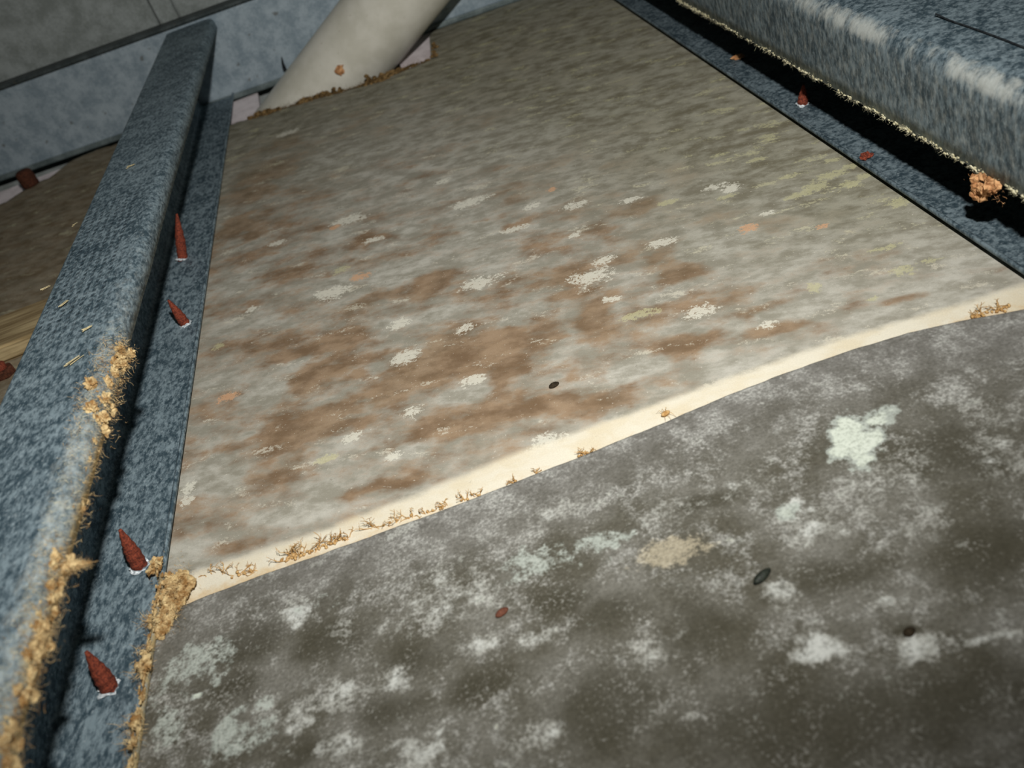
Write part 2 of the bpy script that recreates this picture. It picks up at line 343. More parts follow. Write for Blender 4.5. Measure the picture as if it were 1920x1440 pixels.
def sheet(name, xs, yn, yf, nv, power, ztop, thick, mat):
    """solid sheet with a fine top grid; yn, yf give the near and far edge for every x"""
    nu = len(xs)
    t = np.linspace(0, 1, nv) ** power
    X = np.repeat(xs[:, None], nv, 1)
    Y = yn[:, None] + (yf - yn)[:, None] * t[None, :]
    Z = np.full_like(X, ztop)
    top = np.stack([X, Y, Z], -1).reshape(-1, 3)
    border = [i * nv for i in range(nu)] + [(nu - 1) * nv + j for j in range(1, nv)] + \
             [i * nv + nv - 1 for i in range(nu - 2, -1, -1)] + [j for j in range(nv - 2, 0, -1)]
    low = top[border].copy(); low[:, 2] = ztop - thick
    n = len(top)
    i, j = np.meshgrid(np.arange(nu - 1), np.arange(nv - 1), indexing='ij')
    a = (i * nv + j).ravel()
    quads = np.stack([a, a + nv, a + nv + 1, a + 1], 1)
    nb = len(border); b = np.array(border); k = np.arange(nb); k2 = (k + 1) % nb
    skirt = np.stack([b[k], n + k, n + k2, b[k2]], 1)
    allq = np.concatenate([quads, skirt])
    V = np.concatenate([top, low]) * S
    me = bpy.data.meshes.new(name)
    nq = len(allq)
    me.vertices.add(len(V)); me.vertices.foreach_set('co', V.astype(np.float32).ravel())
    me.loops.add(nq * 4 + nb); me.polygons.add(nq + 1)
    me.loops.foreach_set('vertex_index', np.concatenate([allq.ravel(), n + k[::-1]]).astype(np.int32))
    me.polygons.foreach_set('loop_start', np.concatenate([np.arange(nq) * 4, [nq * 4]]).astype(np.int32))
    me.update(calc_edges=True); me.validate()
    o = link(name, me, mat, smooth=False)
    return o, np.concatenate([top, low])[:, 0], np.concatenate([top, low])[:, 1]

def paint(o, name, r, g, b):
    a = o.data.color_attributes.new(name, 'FLOAT_COLOR', 'POINT')
    a.data.foreach_set('color', np.stack([r, g, b, np.ones_like(r)], 1).astype(np.float32).ravel())

# ---------------------------------------------------------------- setting: the wall behind the beam
YAW = math.atan(-0.13)
def beam_y(x): return 4.07 - 0.13 * x
def box(name, x0, x1, y0, y1, z0, z1, mat, parent=None, bev=0.004):
    bm = bmesh.new()
    bmesh.ops.create_cube(bm, size=1)
    for v in bm.verts:
        v.co = Vector(((x0 if v.co.x < 0 else x1), (y0 if v.co.y < 0 else y1), (z0 if v.co.z < 0 else z1))) * S
    if bev: bmesh.ops.bevel(bm, geom=bm.edges[:], offset=bev * S, segments=2, affect='EDGES')
    me = bpy.data.meshes.new(name); bm.to_mesh(me); bm.free()
    return link(name, me, mat, parent, smooth=False)

wall = empty('wall_back', (0, 4.07 * S, 0), YAW)
wall['kind'] = 'structure'
box('backing', -3.2, 2.6, 0.125, 0.17, -0.15, 2.2, M['panel'], wall, 0)
box('panel', -3.2, -0.865, 0.10, 0.125, -0.15, 2.2, M['panel'], wall)
box('panel', -0.855, -0.775, 0.094, 0.125, -0.15, 2.2, M['panel'], wall)
box('panel', -0.765, 2.6, 0.10, 0.125, -0.15, 2.2, M['panel'], wall)

# ---------------------------------------------------------------- fibre cement sheets
xs = np.unique(np.concatenate([np.linspace(-0.80, 1.05, 560), [0.146, 0.15, 0.16, 0.17, 0.18]]))
rag = fbm(xs, xs * 0 + 3.0, 22, 4, 5) * 0.05 * ((xs > -0.67) & (xs < 0.2))
yfar = np.interp(xs, NOTCH_X, NOTCH_Y) + rag
far, X, Y = sheet('fibre_cement_sheet', xs, np.full_like(xs, 0.98), yfar, 470, 1.35, 0.0, 0.02, M['far'])
tag(far, 'brown and grey stained fibre cement sheet with clean cream strip between the two joists', 'sheet')
olive = np.clip((X + 0.35 * (Y - 1.6) - 0.30) / 0.5, 0, 1) * np.clip((Y - 1.25) / 0.35, 0, 1)
olive = np.clip(np.maximum(olive, np.clip((Y - 2.5) / 1.2, 0, 1) * 0.9) + fbm(X, Y, 7, 4, 3) * 0.5, 0, 1)
brown = blots(X, Y, FB, 0.9, (1.35, 0.2), 16, 11)
brown = brown * 0.85 + 0.50 * np.exp(-((X + 0.08) / 0.62) ** 2 - ((Y - 1.58) / 0.55) ** 2) + 0.45 * np.exp(-((X + 0.50) / 0.22) ** 2 - ((Y - 2.7) / 0.7) ** 2) - 0.25 * np.clip((X - 0.45) / 0.3, 0, 1)
paint(far, 'stain', blots(X, Y, FG, 0.8, (1.3, 0.3), 18, 21), brown, blots(X, Y, FW, 0.75, (1.45, 0.15), 40, 31))
paint(far, 'fleck', blots(X, Y, FY, 0.75, (1.45, 0.15), 40, 41), blots(X, Y, FO, 0.7, (1.45, 0.15), 40, 51), olive)
e = np.interp(X, EDGE_X, EDGE_Y); su = np.interp(X, STRIP_X, STRIP_Y)
strip = np.clip((su + 0.006 - Y) / 0.034, 0, 1)
peach = np.clip(1 - (Y - e) / ((su - e) * 0.62), 0, 1) * (0.55 + 0.45 * np.clip((-0.1 - X) / 0.4, 0, 1) + 0.4 * np.clip((X - 0.62) / 0.1, 0, 1))
paint(far, 'strip', strip, peach, strip * 0)

xs = np.linspace(-0.80, 1.05, 520)
edge = np.interp(xs, EDGE_X, EDGE_Y) + fbm(xs, xs * 0 + 8.0, 30, 3, 6) * 0.004
near, X, Y = sheet('fibre_cement_sheet', xs, np.full_like(xs, -0.25), edge, 470, 0.75, 0.012, 0.012, M['near'])
tag(near, 'dark grey mouldy fibre cement sheet with white powdery patches, lapped over the brown stained sheet', 'sheet')
e = np.interp(X, EDGE_X, EDGE_Y)
lapband = np.clip(1 - (e - Y) / 0.16, 0, 1) * np.clip((X + 0.9) / 0.5, 0.5, 1)
lapband = np.clip(lapband + np.clip((X - 0.45) / 0.35, 0, 1) * np.clip((Y - 0.82) / 0.2, 0, 1) * 0.6, 0, 1)
paint(near, 'stain', X * 0, blots(X, Y, ND, 0.8, (1.4, 0.3), 18, 61), np.maximum(blots(X, Y, [(a, b, c * GROW, d * GROW, e) for a, b, c, d, e in NW], 1.0, (1.35, 0.25), 34, 71), blots(X, Y, NP, 0.8, (1.3, 0.5), 18, 75) * 0.62))
paint(near, 'fleck', blots(X, Y, [(a, b, c * GROW, d * GROW, e) for a, b, c, d, e in NG], 1.0, (1.3, 0.35), 34, 81), blots(X, Y, NT, 0.6, (1.25, 0.5), 30, 91), lapband)

xs = np.linspace(-2.6, -0.81, 260)
yl = np.interp(xs, [-2.6, -1.95, -1.86, -1.74, -1.66, -1.60, -1.55, -1.50, -1.42, -1.3, -0.81], [4.2, 4.2, 4.05, 3.94, 3.93, 3.99, 4.02, 4.04, 4.17, 4.17, 4.12]) + fbm(xs, xs * 0 + 2.0, 16, 4, 9) * 0.05
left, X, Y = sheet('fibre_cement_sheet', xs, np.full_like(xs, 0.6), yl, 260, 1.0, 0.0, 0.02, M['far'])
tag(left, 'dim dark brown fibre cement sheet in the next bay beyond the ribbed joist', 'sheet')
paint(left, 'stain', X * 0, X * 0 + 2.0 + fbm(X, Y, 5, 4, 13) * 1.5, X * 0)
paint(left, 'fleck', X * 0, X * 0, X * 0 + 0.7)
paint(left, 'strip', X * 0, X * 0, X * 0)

# white ceiling board under the sheets, cut out for the pipe
V = []; F = []
def slab(x0, x1, y0, z0, y1, z1, t=0.02):
    b = len(V)
    for x in (x0, x1):
        for y, z in ((y0, z0), (y1, z1), (y1, z1 - t), (y0, z0 - t)): V.append(Vector((x, y, z)) * S)
    F.extend([(b, b + 4, b + 5, b + 1), (b + 1, b + 5, b + 6, b + 2), (b + 2, b + 6, b + 7, b + 3), (b + 3, b + 7, b + 4, b), (b, b + 1, b + 2, b + 3), (b + 4, b + 7, b + 6, b + 5)])
slab(-2.4, -0.575, 3.62, -0.10, 4.13, -0.006)
slab(0.03, 1.1, 3.60, -0.10, 4.03, -0.006)
slab(-2.4, 1.1, 3.40, -0.10, 3.62, -0.10)
me = mesh('ceiling_board', V, F)
tag(link('ceiling_board', me, M['board'], smooth=False), 'white ceiling board showing in the cut-out around the cream pipe', 'board')

# ---------------------------------------------------------------- steel sections
def rounded(pts, radii, seg=7):
    """polyline with rounded corners: list of (x, z)"""
    out = [Vector(pts[0])]
    for k in range(1, len(pts) - 1):
        p = Vector(pts[k]); a = (Vector(pts[k - 1]) - p); b = (Vector(pts[k + 1]) - p); r = radii[k]
        a = a.normalized() * min(r, a.length * 0.49); b = b.normalized() * min(r, b.length * 0.49)
        for i in range(seg + 1):
            t = i / seg
            out.append((p + a) * (1 - t) ** 2 + p * 2 * t * (1 - t) + (p + b) * t * t)
    out.append(Vector(pts[-1]))
    dense = [out[0]]
    for q in out[1:]:
        d = (q - dense[-1]).length; n = max(1, int(d / 0.03))
        s0 = dense[-1].copy()
        for i in range(1, n + 1): dense.append(s0.lerp(q, i / n))
    return dense

def section(name, prof, t, stations, place, mat, parent, dust=None, wob=None):
    """sweep an open profile of thickness t; place(x, z, s) -> Vector"""
    n = len(prof); nor = []
    for i in range(n):
        d = (prof[min(i + 1, n - 1)] - prof[max(i - 1, 0)]).normalized(); nor.append(Vector((-d.y, d.x)))
    loop = [p + q * t / 2 for p, q in zip(prof, nor)] + [p - q * t / 2 for p, q in zip(reversed(prof), reversed(nor))]
    idx = list(range(n)) + list(range(n - 1, -1, -1))
    m = len(loop); V = []; F = []; D = []
    for s in stations:
        for p, i in zip(loop, idx):
            x, z = p
            if wob: x, z = wob(x, z, s, i)
            V.append(place(x, z, s) * S)
            D.append(dust(x, z, s, i) if dust else (0, 0))
    for a in range(len(stations) - 1):
        for k in range(m):
            k2 = (k + 1) % m
            F.append((a * m + k, a * m + k2, (a + 1) * m + k2, (a + 1) * m + k))
    for base in (0, (len(stations) - 1) * m):
        for k in range(n - 1):
            F.append((base + k, base + k + 1, base + m - 2 - k, base + m - 1 - k))
    me = mesh(name, V, F)
    bm = bmesh.new(); bm.from_mesh(me); bmesh.ops.recalc_face_normals(bm, faces=bm.faces[:]); bm.to_mesh(me); bm.free()
    o = link(name, me, mat, parent)
    D = np.array(D, float)
    paint(o, 'dust', D[:, 0], D[:, 1], D[:, 0] * 0)
    return o

def n1(v, seed=0):       # smooth 1-D noise in -0.5..0.5
    a = np.array([v], float); return float(fbm(a, a * 0 + seed * 3.7, 6, 4, seed)[0])

ZB = 0.014
# joist with the ribbed top, opening towards the middle bay
jl = empty('steel_joist', (-0.77 * S, 1.0 * S, ZB * S))
inv_l = Vector((-0.77, 1.0, ZB))
tag(jl, 'galvanised steel joist with rows of rolled dimples on top and tan fluff along its lip', 'joist')
prof = rounded([(-0.674, ZB + 0.011), (-0.674, ZB), (-0.825, ZB), (-0.825, 0.325), (-0.634, 0.325), (-0.634, 0.284)],
               [0, 0.006, 0.02, 0.012, 0.024, 0])
def dust_l(x, z, s, i):
    d = 0.0; tan = 0.0
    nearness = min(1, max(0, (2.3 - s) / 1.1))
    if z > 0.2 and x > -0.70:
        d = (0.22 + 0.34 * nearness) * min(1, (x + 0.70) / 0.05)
        if z < 0.312: tan = 0.85 * min(1, max(0, (1.58 - s) / 0.35)) * min(1, (0.312 - z) / 0.02)
    elif z > 0.28: d = 0.14 * nearness
    if z < 0.06 and x > -0.68 and s < 1.25: tan = 0.7
    return d, tan
def wob_l(x, z, s, i):
    if z > 0.2:
        if x > -0.71: x += 0.005 * n1(s * 0.7, 3) + 0.020 * (s - 1.6) / 2.5
        else: x += 0.010 * (s - 1.6) / 2.5
    return x, z
far_end = beam_y(-0.77) - 0.012
st = np.linspace(-0.35, far_end, 420)
section('channel', prof, 0.006, st, lambda x, z, s: Vector((x, s, z)) - inv_l, M['galv_left'], jl, dust_l, wob_l)

# joist along the far side of the bay, opening the other way
jr = empty('steel_joist', (0.95 * S, 1.2 * S, ZB * S))
inv_r = Vector((0.95, 1.2, ZB))
tag(jr, 'dusty galvanised steel joist with a deep hanging lip and a pale rubbed top bend', 'joist')
prof = rounded([(0.843, ZB + 0.009), (0.843, ZB), (1.12, ZB), (1.12, 0.315), (0.856, 0.315), (0.856, 0.146)],
               [0, 0.004, 0.02, 0.02, 0.045, 0])
def dust_r(x, z, s, i):
    d = 0.0; tan = 0.0
    if x < 0.88 and z > 0.12:
        d = 0.42
        k = math.exp(-((z - 0.300) / 0.012) ** 2)
        if x < 0.90: d += k * (0.16 + 2.2 * n1(s * 1.5, 7) + 0.9 * n1(s * 6.0, 8))
        if z < 0.16: d = 0.5; tan = 0.25
    elif z > 0.30: d = 0.10
    return d, tan
def wob_r(x, z, s, i):
    if x < 0.87 and z > 0.1 and z < 0.2: z += 0.005 * n1(s * 2.0, 4)
    return x, z
section('channel', prof, 0.006, np.linspace(0.1, beam_y(0.95) - 0.012, 380), lambda x, z, s: Vector((x, s, z)) - inv_r, M['galv_right'], jr, dust_r, wob_r)

# beam across the far end
bmE = empty('steel_beam', (0, 4.07 * S, 0), YAW)
tag(bmE, 'pale galvanised steel beam crossing behind the cream pipe where the joists end', 'beam')
prof = rounded([(0.12, 0.035), (0.12, 0.0), (0.0, 0.0), (0.0, 0.343), (0.09, 0.343), (0.09, 0.30)], [0, 0.01, 0.02, 0.012, 0.01, 0])
section('channel', prof, 0.008, np.linspace(-3.0, 1.9, 60), lambda x, z, s: Vector((s, x, z)), M['beam'], bmE)
prof = rounded([(-0.010, 0.020), (-0.010, 0.010), (-0.010, -0.002), (0.10, -0.002)], [0, 0.004, 0.006, 0])
M['track'] = plain_galv('dull_track_steel', (92, 104, 104), (128, 140, 140))
section('bottom_track', prof, 0.006, np.linspace(-3.0, 1.9, 40), lambda x, z, s: Vector((s, x - 0.004, z)), M['track'], bmE)
# dark folded cap along the top edge
prof = rounded([(-0.008, 0.338), (-0.008, 0.352), (0.075, 0.352)], [0, 0.004, 0])
M['cap'] = plain_galv('dark_cap_steel', (58, 66, 66), (84, 92, 92))
section('top_cap', prof, 0.006, np.linspace(-3.0, 1.9, 40), lambda x, z, s: Vector((s, x, z)), M['cap'], bmE)

# ---------------------------------------------------------------- rusty screws standing up through the flanges
def screw_mesh(L, r):
    rings = 44; seg = 12; V = []; F = []
    for i in range(rings):
        t = i / (rings - 1); z = t * L
        taper = 1.0 if t < 0.48 else 1 - 0.80 * ((t - 0.48) / 0.52) ** 1.35
        for k in range(seg):
            a = 2 * math.pi * k / seg
            th = 0.5 + 0.5 * math.cos(a - z / L * 2 * math.pi * 7)
            rr = r * taper * (0.91 + 0.09 * th ** 2)
            V.append((rr * math.cos(a), rr * math.sin(a), z))
    for i in range(rings - 1):
        for k in range(seg):
            k2 = (k + 1) % seg
            F.append((i * seg + k, i * seg + k2, (i + 1) * seg + k2, (i + 1) * seg + k))
    F.append(tuple(range(seg - 1, -1, -1))); F.append(tuple((rings - 1) * seg + k for k in range(seg)))
    return mesh('screw', V, F)
def burr_mesh(r, seed):
    rn = random.Random(seed); V = []; F = []; seg = 18
    for ring, (rad, h) in enumerate(((0.90, 0.0), (1.0, 0.30), (1.10, 0.16), (1.25, 0.0))):
        for k in range(seg):
            a = 2 * math.pi * k / seg; j = 1 + rn.uniform(-0.25, 0.25) * (ring > 0)
            V.append((r * rad * j * math.cos(a), r * rad * j * math.sin(a), r * h * (0.5 + rn.random())))
    for ring in range(3):
        for k in range(seg):
            k2 = (k + 1) % seg; F.append((ring * seg + k, (ring + 1) * seg + k, (ring + 1) * seg + k2, ring * seg + k2))
    return mesh('burr', V, F)
def screw(parent, inv, x, y, tip, r, sink=0.030, seed=0):
    d = Vector(tip); L = d.length + sink
    o = link('screw', screw_mesh(L * S, r * S), M['rust'], parent)
    dirn = d.normalized()
    o.rotation_euler = dirn.to_track_quat('Z', 'Y').to_euler()
    base = Vector((x, y, ZB + 0.003)) - dirn * sink
    o.location = (base - inv) * S
    b = link('burr', burr_mesh(r * S, seed), M['burr'], o, smooth=False)
    b.location = (0, 0, sink * S)
screw(jl, inv_l, -0.762, 2.585, (0.045, 0.02, 0.122), 0.0150, seed=1)
screw(jl, inv_l, -0.715, 2.160, (-0.006, 0.003, 0.076), 0.0135, seed=2)
screw(jl, inv_l, -0.723, 1.293, (0.011, 0.004, 0.086), 0.0145, seed=3)
screw(jl, inv_l, -0.738, 1.036, (0.008, 0.006, 0.080), 0.0145, seed=4)
screw(jr, inv_r, 0.892, 2.066, (0.006, -0.003, 0.048), 0.0135, seed=5)

# ---------------------------------------------------------------- drain pipe
a = math.radians(30.5)
ax = Vector((math.cos(a) * math.cos(YAW), math.cos(a) * math.sin(YAW), math.sin(a)))
P0 = Vector((-0.503, 3.905, -0.154))
rp = 0.158
pb = P0 - ax * 0.12; pe = P0 + ax * 1.9
pipe = empty('drain_pipe', pb * S)
tag(pipe, 'cream plastic drain pipe sloping up out of the cut-out in the brown stained sheet', 'pipe')
side = ax.cross(Vector((0, 1, 0))).normalized(); up = side.cross(ax).normalized()
def tube_mesh(name, A, B, r0, r1, seg=56, n=24):
    V = []; F = []
    for rad in (r0, r1):
        for i in range(n + 1):
            p = A.lerp(B, i / n)
            for k in range(seg):
                t = 2 * math.pi * k / seg
                V.append((p + (side * math.cos(t) + up * math.sin(t)) * rad - pb) * S)
    m = (n + 1) * seg
    for i in range(n):
        for k in range(seg):
            k2 = (k + 1) % seg
            F.append((i * seg + k, i * seg + k2, (i + 1) * seg + k2, (i + 1) * seg + k))
            F.append((m + i * seg + k2, m + i * seg + k, m + (i + 1) * seg + k, m + (i + 1) * seg + k2))
    for e in (0, n):
        for k in range(seg):
            k2 = (k + 1) % seg; q = (e * seg + k, e * seg + k2, m + e * seg + k2, m + e * seg + k)
            F.append(q if e else q[::-1])
    return mesh(name, V, F)
link('barrel', tube_mesh('barrel', pb, pe, rp, rp - 0.014), M['pvc'], pipe)
link('coupling', tube_mesh('coupling', P0 + ax * 1.25, P0 + ax * 1.6, rp + 0.016, rp + 0.001), M['pvc'], pipe)

# ---------------------------------------------------------------- timber batten in the next bay
bat = box('timber_batten', -2.5, -0.885, 2.38, 2.60, 0.0, 0.05, M['timber'], None, 0.008)
tag(bat, 'pale weathered timber batten lying on the dim brown sheet beside the ribbed joist', 'batten')
nail = empty('rusty_bolt', Vector((-1.235, 2.30, 0.0)) * S)
tag(nail, 'rust brown bolt end standing against the timber batten beside the ribbed joist', 'bolt')
def lathe(name, pr, seg=20):
    V = []; F = []
    for r, z in pr:
        for k in range(seg): V.append((r * math.cos(2 * math.pi * k / seg) * S, r * math.sin(2 * math.pi * k / seg) * S, z * S))
    for i in range(len(pr) - 1):
        for k in range(seg):
            k2 = (k + 1) % seg; F.append((i * seg + k, i * seg + k2, (i + 1) * seg + k2, (i + 1) * seg + k))
    F.append(tuple(range(seg - 1, -1, -1))); F.append(tuple((len(pr) - 1) * seg + k for k in range(seg)))
    return mesh(name, V, F)
nail.location = Vector((-1.245, 2.305, 0.0)) * S
link('shank', lathe('shank', [(0.016, 0.0), (0.016, 0.036), (0.013, 0.039)]), M['rust'], nail)
link('nut', lathe('nut', [(0.028, 0.0), (0.030, 0.004), (0.030, 0.018), (0.026, 0.022)], 6), M['old_rust'], nail, smooth=False)
stub = link('rusty_bolt', lathe('rusty_bolt', [(0.034, 0.0), (0.036, 0.01), (0.034, 0.02), (0.036, 0.03), (0.033, 0.06), (0.025, 0.068)]), M['old_rust'])
stub.location = Vector((-1.575, 4.02, 0.0)) * S
tag(stub, 'dark rusty bolt end in front of the steel beam in the dim next bay', 'bolt')

# ---------------------------------------------------------------- fibre fluff, clumps, rootlets, husks
def fibres(V, F, c, spread, n, length, width, rn, curl=0.6, bias=(0, 0, 0)):
    for _ in range(n):
        p = Vector(c) + Vector([rn.gauss(0, s) for s in spread])
        d = Vector((rn.gauss(0, 1), rn.gauss(0, 1), rn.gauss(0, 1))).normalized() + Vector(bias)
        if d.length < 1e-3: d = Vector((0, 0, 1))
        d.normalize()
        w = d.orthogonal().normalized() * width * 0.5
        L = length * rn.uniform(0.4, 1.3); b = len(V); k = 4
        for i in range(k + 1):
            ww = w * (1 - 0.75 * i / k)
            V += [(p + ww) * S, (p - ww) * S]
            d = (d + Vector((rn.gauss(0, 1), rn.gauss(0, 1), rn.gauss(0, 1))) * curl * 0.4).normalized()
            p = p + d * L / k
        for i in range(k): F.append((b + 2 * i, b + 2 * i + 1, b + 2 * i + 3, b + 2 * i + 2))
def lump(V, F, c, rad, rn, sub=3, rough=0.45):
    bm = bmesh.new(); bmesh.ops.create_icosphere(bm, subdivisions=sub, radius=1)
    b = len(V); o = rn.uniform(0, 50)
    for v in bm.verts:
        q = v.co.copy()
        k = 1 + rough * (math.sin(q.x * 5 + o) * math.sin(q.y * 4.3 + o * 2) + 0.7 * math.sin(q.z * 9 + q.x * 7 + o * 3)) + rn.uniform(-0.14, 0.14)
        V.append((Vector(c) + Vector((q.x * rad[0], q.y * rad[1], q.z * rad[2])) * k) * S)
    for f in bm.faces: F.append(tuple(b + v.index for v in f.verts))
    bm.free()
def rel(V, inv): return [v - inv * S for v in V]

# fringe hanging from the lip of the ribbed joist
XL, ZL = -0.637, 0.288
rn = random.Random(3); V = []; F = []
for k in range(420):
    s = 0.40 + 1.15 * rn.random()
    amt = min(1, max(0.15, (1.62 - s) / 0.6))
    if n1(s * 1.6, 11) + 0.28 < rn.random() * 0.5: continue
    c = (XL + rn.uniform(-0.006, 0.003), s, ZL + rn.uniform(-0.008, 0.022) * amt)
    lump(V, F, c, (0.0045 * amt, 0.008 * amt, 0.0055 * amt), rn, 2, 0.3)
    fibres(V, F, c, (0.004, 0.010, 0.008), int(26 * amt), 0.013, 0.0006, rn, 1.2, (0.2, 0, 0))
tag(link('fluff_fringe', mesh('fluff_fringe', rel(V, inv_l), F), M['fluff'], jl, smooth=False), kind='stuff')
# pale hairs brushed over the bend
V = []; F = []
for k in range(1900):
    s = 0.40 + 1.2 * rn.random()
    u = rn.random()
    c = (-0.655 + 0.020 * u, s, 0.3285 - 0.022 * u * u)
    fibres(V, F, c, (0.004, 0.01, 0.001), 1, 0.013, 0.00028, rn, 0.25, (1.3, -0.5, -1.0 * u))
tag(link('pale_hairs', mesh('pale_hairs', rel(V, inv_l), F), M['fluff_pale'], jl, smooth=False), kind='stuff')
# larger clumps on the same lip
for (s, sx, sy, sz, dx) in ((1.515, 0.011, 0.020, 0.014, 0.009), (1.46, 0.010, 0.024, 0.016, 0.0), (1.385, 0.012, 0.026, 0.018, -0.004), (1.325, 0.011, 0.024, 0.017, -0.003),
                            (1.235, 0.008, 0.03, 0.013, -0.003), (1.11, 0.007, 0.02, 0.012, -0.003), (0.995, 0.010, 0.024, 0.018, 0.0), (0.94, 0.008, 0.018, 0.016, -0.002),
                            (0.865, 0.010, 0.022, 0.018, 0.0), (0.815, 0.007, 0.016, 0.013, -0.002), (0.72, 0.008, 0.024, 0.015, 0.0)):
    kf = 1.45 if s > 1.2 else 1.05
    sx, sy, sz = sx * kf, sy * 1.25, sz * kf
    V = []; F = []; c = Vector((XL + dx - 0.007, s, ZL + 0.012))
    for q in range(16):
        lump(V, F, c + Vector((rn.gauss(0, sx * 0.5), rn.gauss(0, sy * 0.7), rn.gauss(0, sz * 0.5))), (sx * 0.42, sy * 0.32, sz * 0.38), rn, 3, 0.35)
    for q in range(110):
        lump(V, F, c + Vector((rn.uniform(-1, 1) * sx * 0.75, rn.gauss(0, sy * 0.6), rn.uniform(-1, 1) * sz * 0.75)), (0.003, 0.003, 0.003), rn, 1, 0.4)
    fibres(V, F, c, (sx * 0.6, sy * 0.75, sz * 0.6), 1500, 0.013, 0.0006, rn, 1.5)
    link('fluff_clump', mesh('fluff_clump', rel(V, inv_l), F), M['fluff'], jl, smooth=False)
# spike of matted fibre
V = []; F = []
for q in range(16):
    t = q / 15; w = 1 - 0.8 * t
    lump(V, F, Vector((XL + 0.036 * t + rn.gauss(0, 0.001), 0.99 - 0.012 * t + rn.gauss(0, 0.003 * w), ZL + 0.004 + rn.gauss(0, 0.003 * w))), (0.004, 0.009 * w, 0.007 * w), rn, 2, 0.3)
    fibres(V, F, (XL + 0.036 * t, 0.99 - 0.012 * t, ZL + 0.004), (0.003, 0.006 * w, 0.005 * w), 40, 0.010, 0.0006, rn, 1.2)
link('fluff_clump', mesh('fluff_clump', rel(V, inv_l), F), M['fluff'], jl, smooth=False)
# thin crust of fluff on the low lip nearest the lens
V = []; F = []
for k in range(110):
    s = 0.70 + 0.55 * rn.random()
    c = (-0.672 + rn.uniform(-0.004, 0.004), s, ZB + 0.018 + rn.uniform(-0.004, 0.004))
    lump(V, F, c, (0.0018, 0.006, 0.0024), rn, 1)
    fibres(V, F, c, (0.003, 0.008, 0.002), 5, 0.010, 0.0005, rn, 1.0)
for s, r in ((1.035, 0.010), (1.065, 0.006), (0.935, 0.008), (1.13, 0.006), (0.90, 0.005)):
    for q in range(4): lump(V, F, (-0.674 + rn.gauss(0, r * 0.5), s + rn.gauss(0, r), ZB + 0.02 + rn.gauss(0, r * 0.3)), (r * 0.6, r * 0.7, r * 0.6), rn, 2, 0.4)
    fibres(V, F, (-0.676, s, ZB + 0.022), (r, r * 1.4, r * 0.7), 60, 0.020, 0.0008, rn, 1.1, (-0.3, 0, 0))
tag(link('lower_fringe', mesh('lower_fringe', rel(V, inv_l), F), M['fluff'], jl, smooth=False), kind='stuff')

# matted clump wedged where the lap meets the joist
V = []; F = []
for q in range(150):
    t = rn.random()
    x = -0.668 + rn.random() * 0.052 * (1 - abs(t - 0.75) * 1.1); y = 1.105 + 0.135 * t
    lump(V, F, (x, y, 0.013 + rn.uniform(0, 0.012) * max(0.1, 1 - (x + 0.668) / 0.055)), (0.0055, 0.006, 0.005), rn, 2, 0.35)
for q in range(5): lump(V, F, (-0.680 + rn.gauss(0, 0.004), 1.262 + rn.gauss(0, 0.008), 0.036 + rn.gauss(0, 0.002)), (0.007, 0.009, 0.006), rn, 2, 0.5)
fibres(V, F, (-0.650, 1.18, 0.020), (0.012, 0.034, 0.005), 900, 0.011, 0.0006, rn, 1.5)
base = Vector((-0.65, 1.18, 0.0))
o = link('fibre_clump', mesh('fibre_clump', rel(V, base), F), M['fluff'], None, smooth=False); o.location = base * S
tag(o, 'tan clump of matted fibre wedged where the cream strip meets the ribbed joist', 'clump')

# crumb and dusty fringe on the deep lip
V = []; F = []
for k in range(520):
    s = 0.9 + 1.9 * rn.random()
    if n1(s * 4.0, 14) + 0.3 < rn.random() * 0.45: continue
    c = (0.853 + rn.uniform(-0.002, 0.002), s, 0.148 + 0.005 * n1(s * 2.0, 4) + rn.uniform(-0.004, 0.003))
    lump(V, F, c, (0.0016, 0.004, 0.0022), rn, 1, 0.3)
    fibres(V, F, c, (0.002, 0.006, 0.002), 9, 0.009, 0.00045, rn, 1.0, (0, 0, -0.5))
tag(link('dust_fringe', mesh('dust_fringe', rel(V, inv_r), F), M['fluff_pale'], jr, smooth=False), kind='stuff')
V = []; F = []; c = Vector((0.850, 1.285, 0.128))
for q in range(34):
    t = rn.random(); w = rn.random() ** 0.7     # a wedge: long on top, narrowing downwards and towards its far end
    lump(V, F, c + Vector((rn.gauss(0, 0.003), 0.036 - 0.060 * t, 0.016 - 0.062 * w * (1 - t) ** 0.8)), (0.006, 0.009, 0.0065), rn, 2, 0.35)
fibres(V, F, c, (0.004, 0.018, 0.008), 160, 0.009, 0.0006, rn, 1.2)
base = c.copy()
o = link('fibre_crumb', mesh('fibre_crumb', rel(V, base), F), M['crumb'], None, smooth=False); o.location = base * S
tag(o, 'tan crumb of matted fibre hanging from the dusty deep lip of the joist', 'crumb')

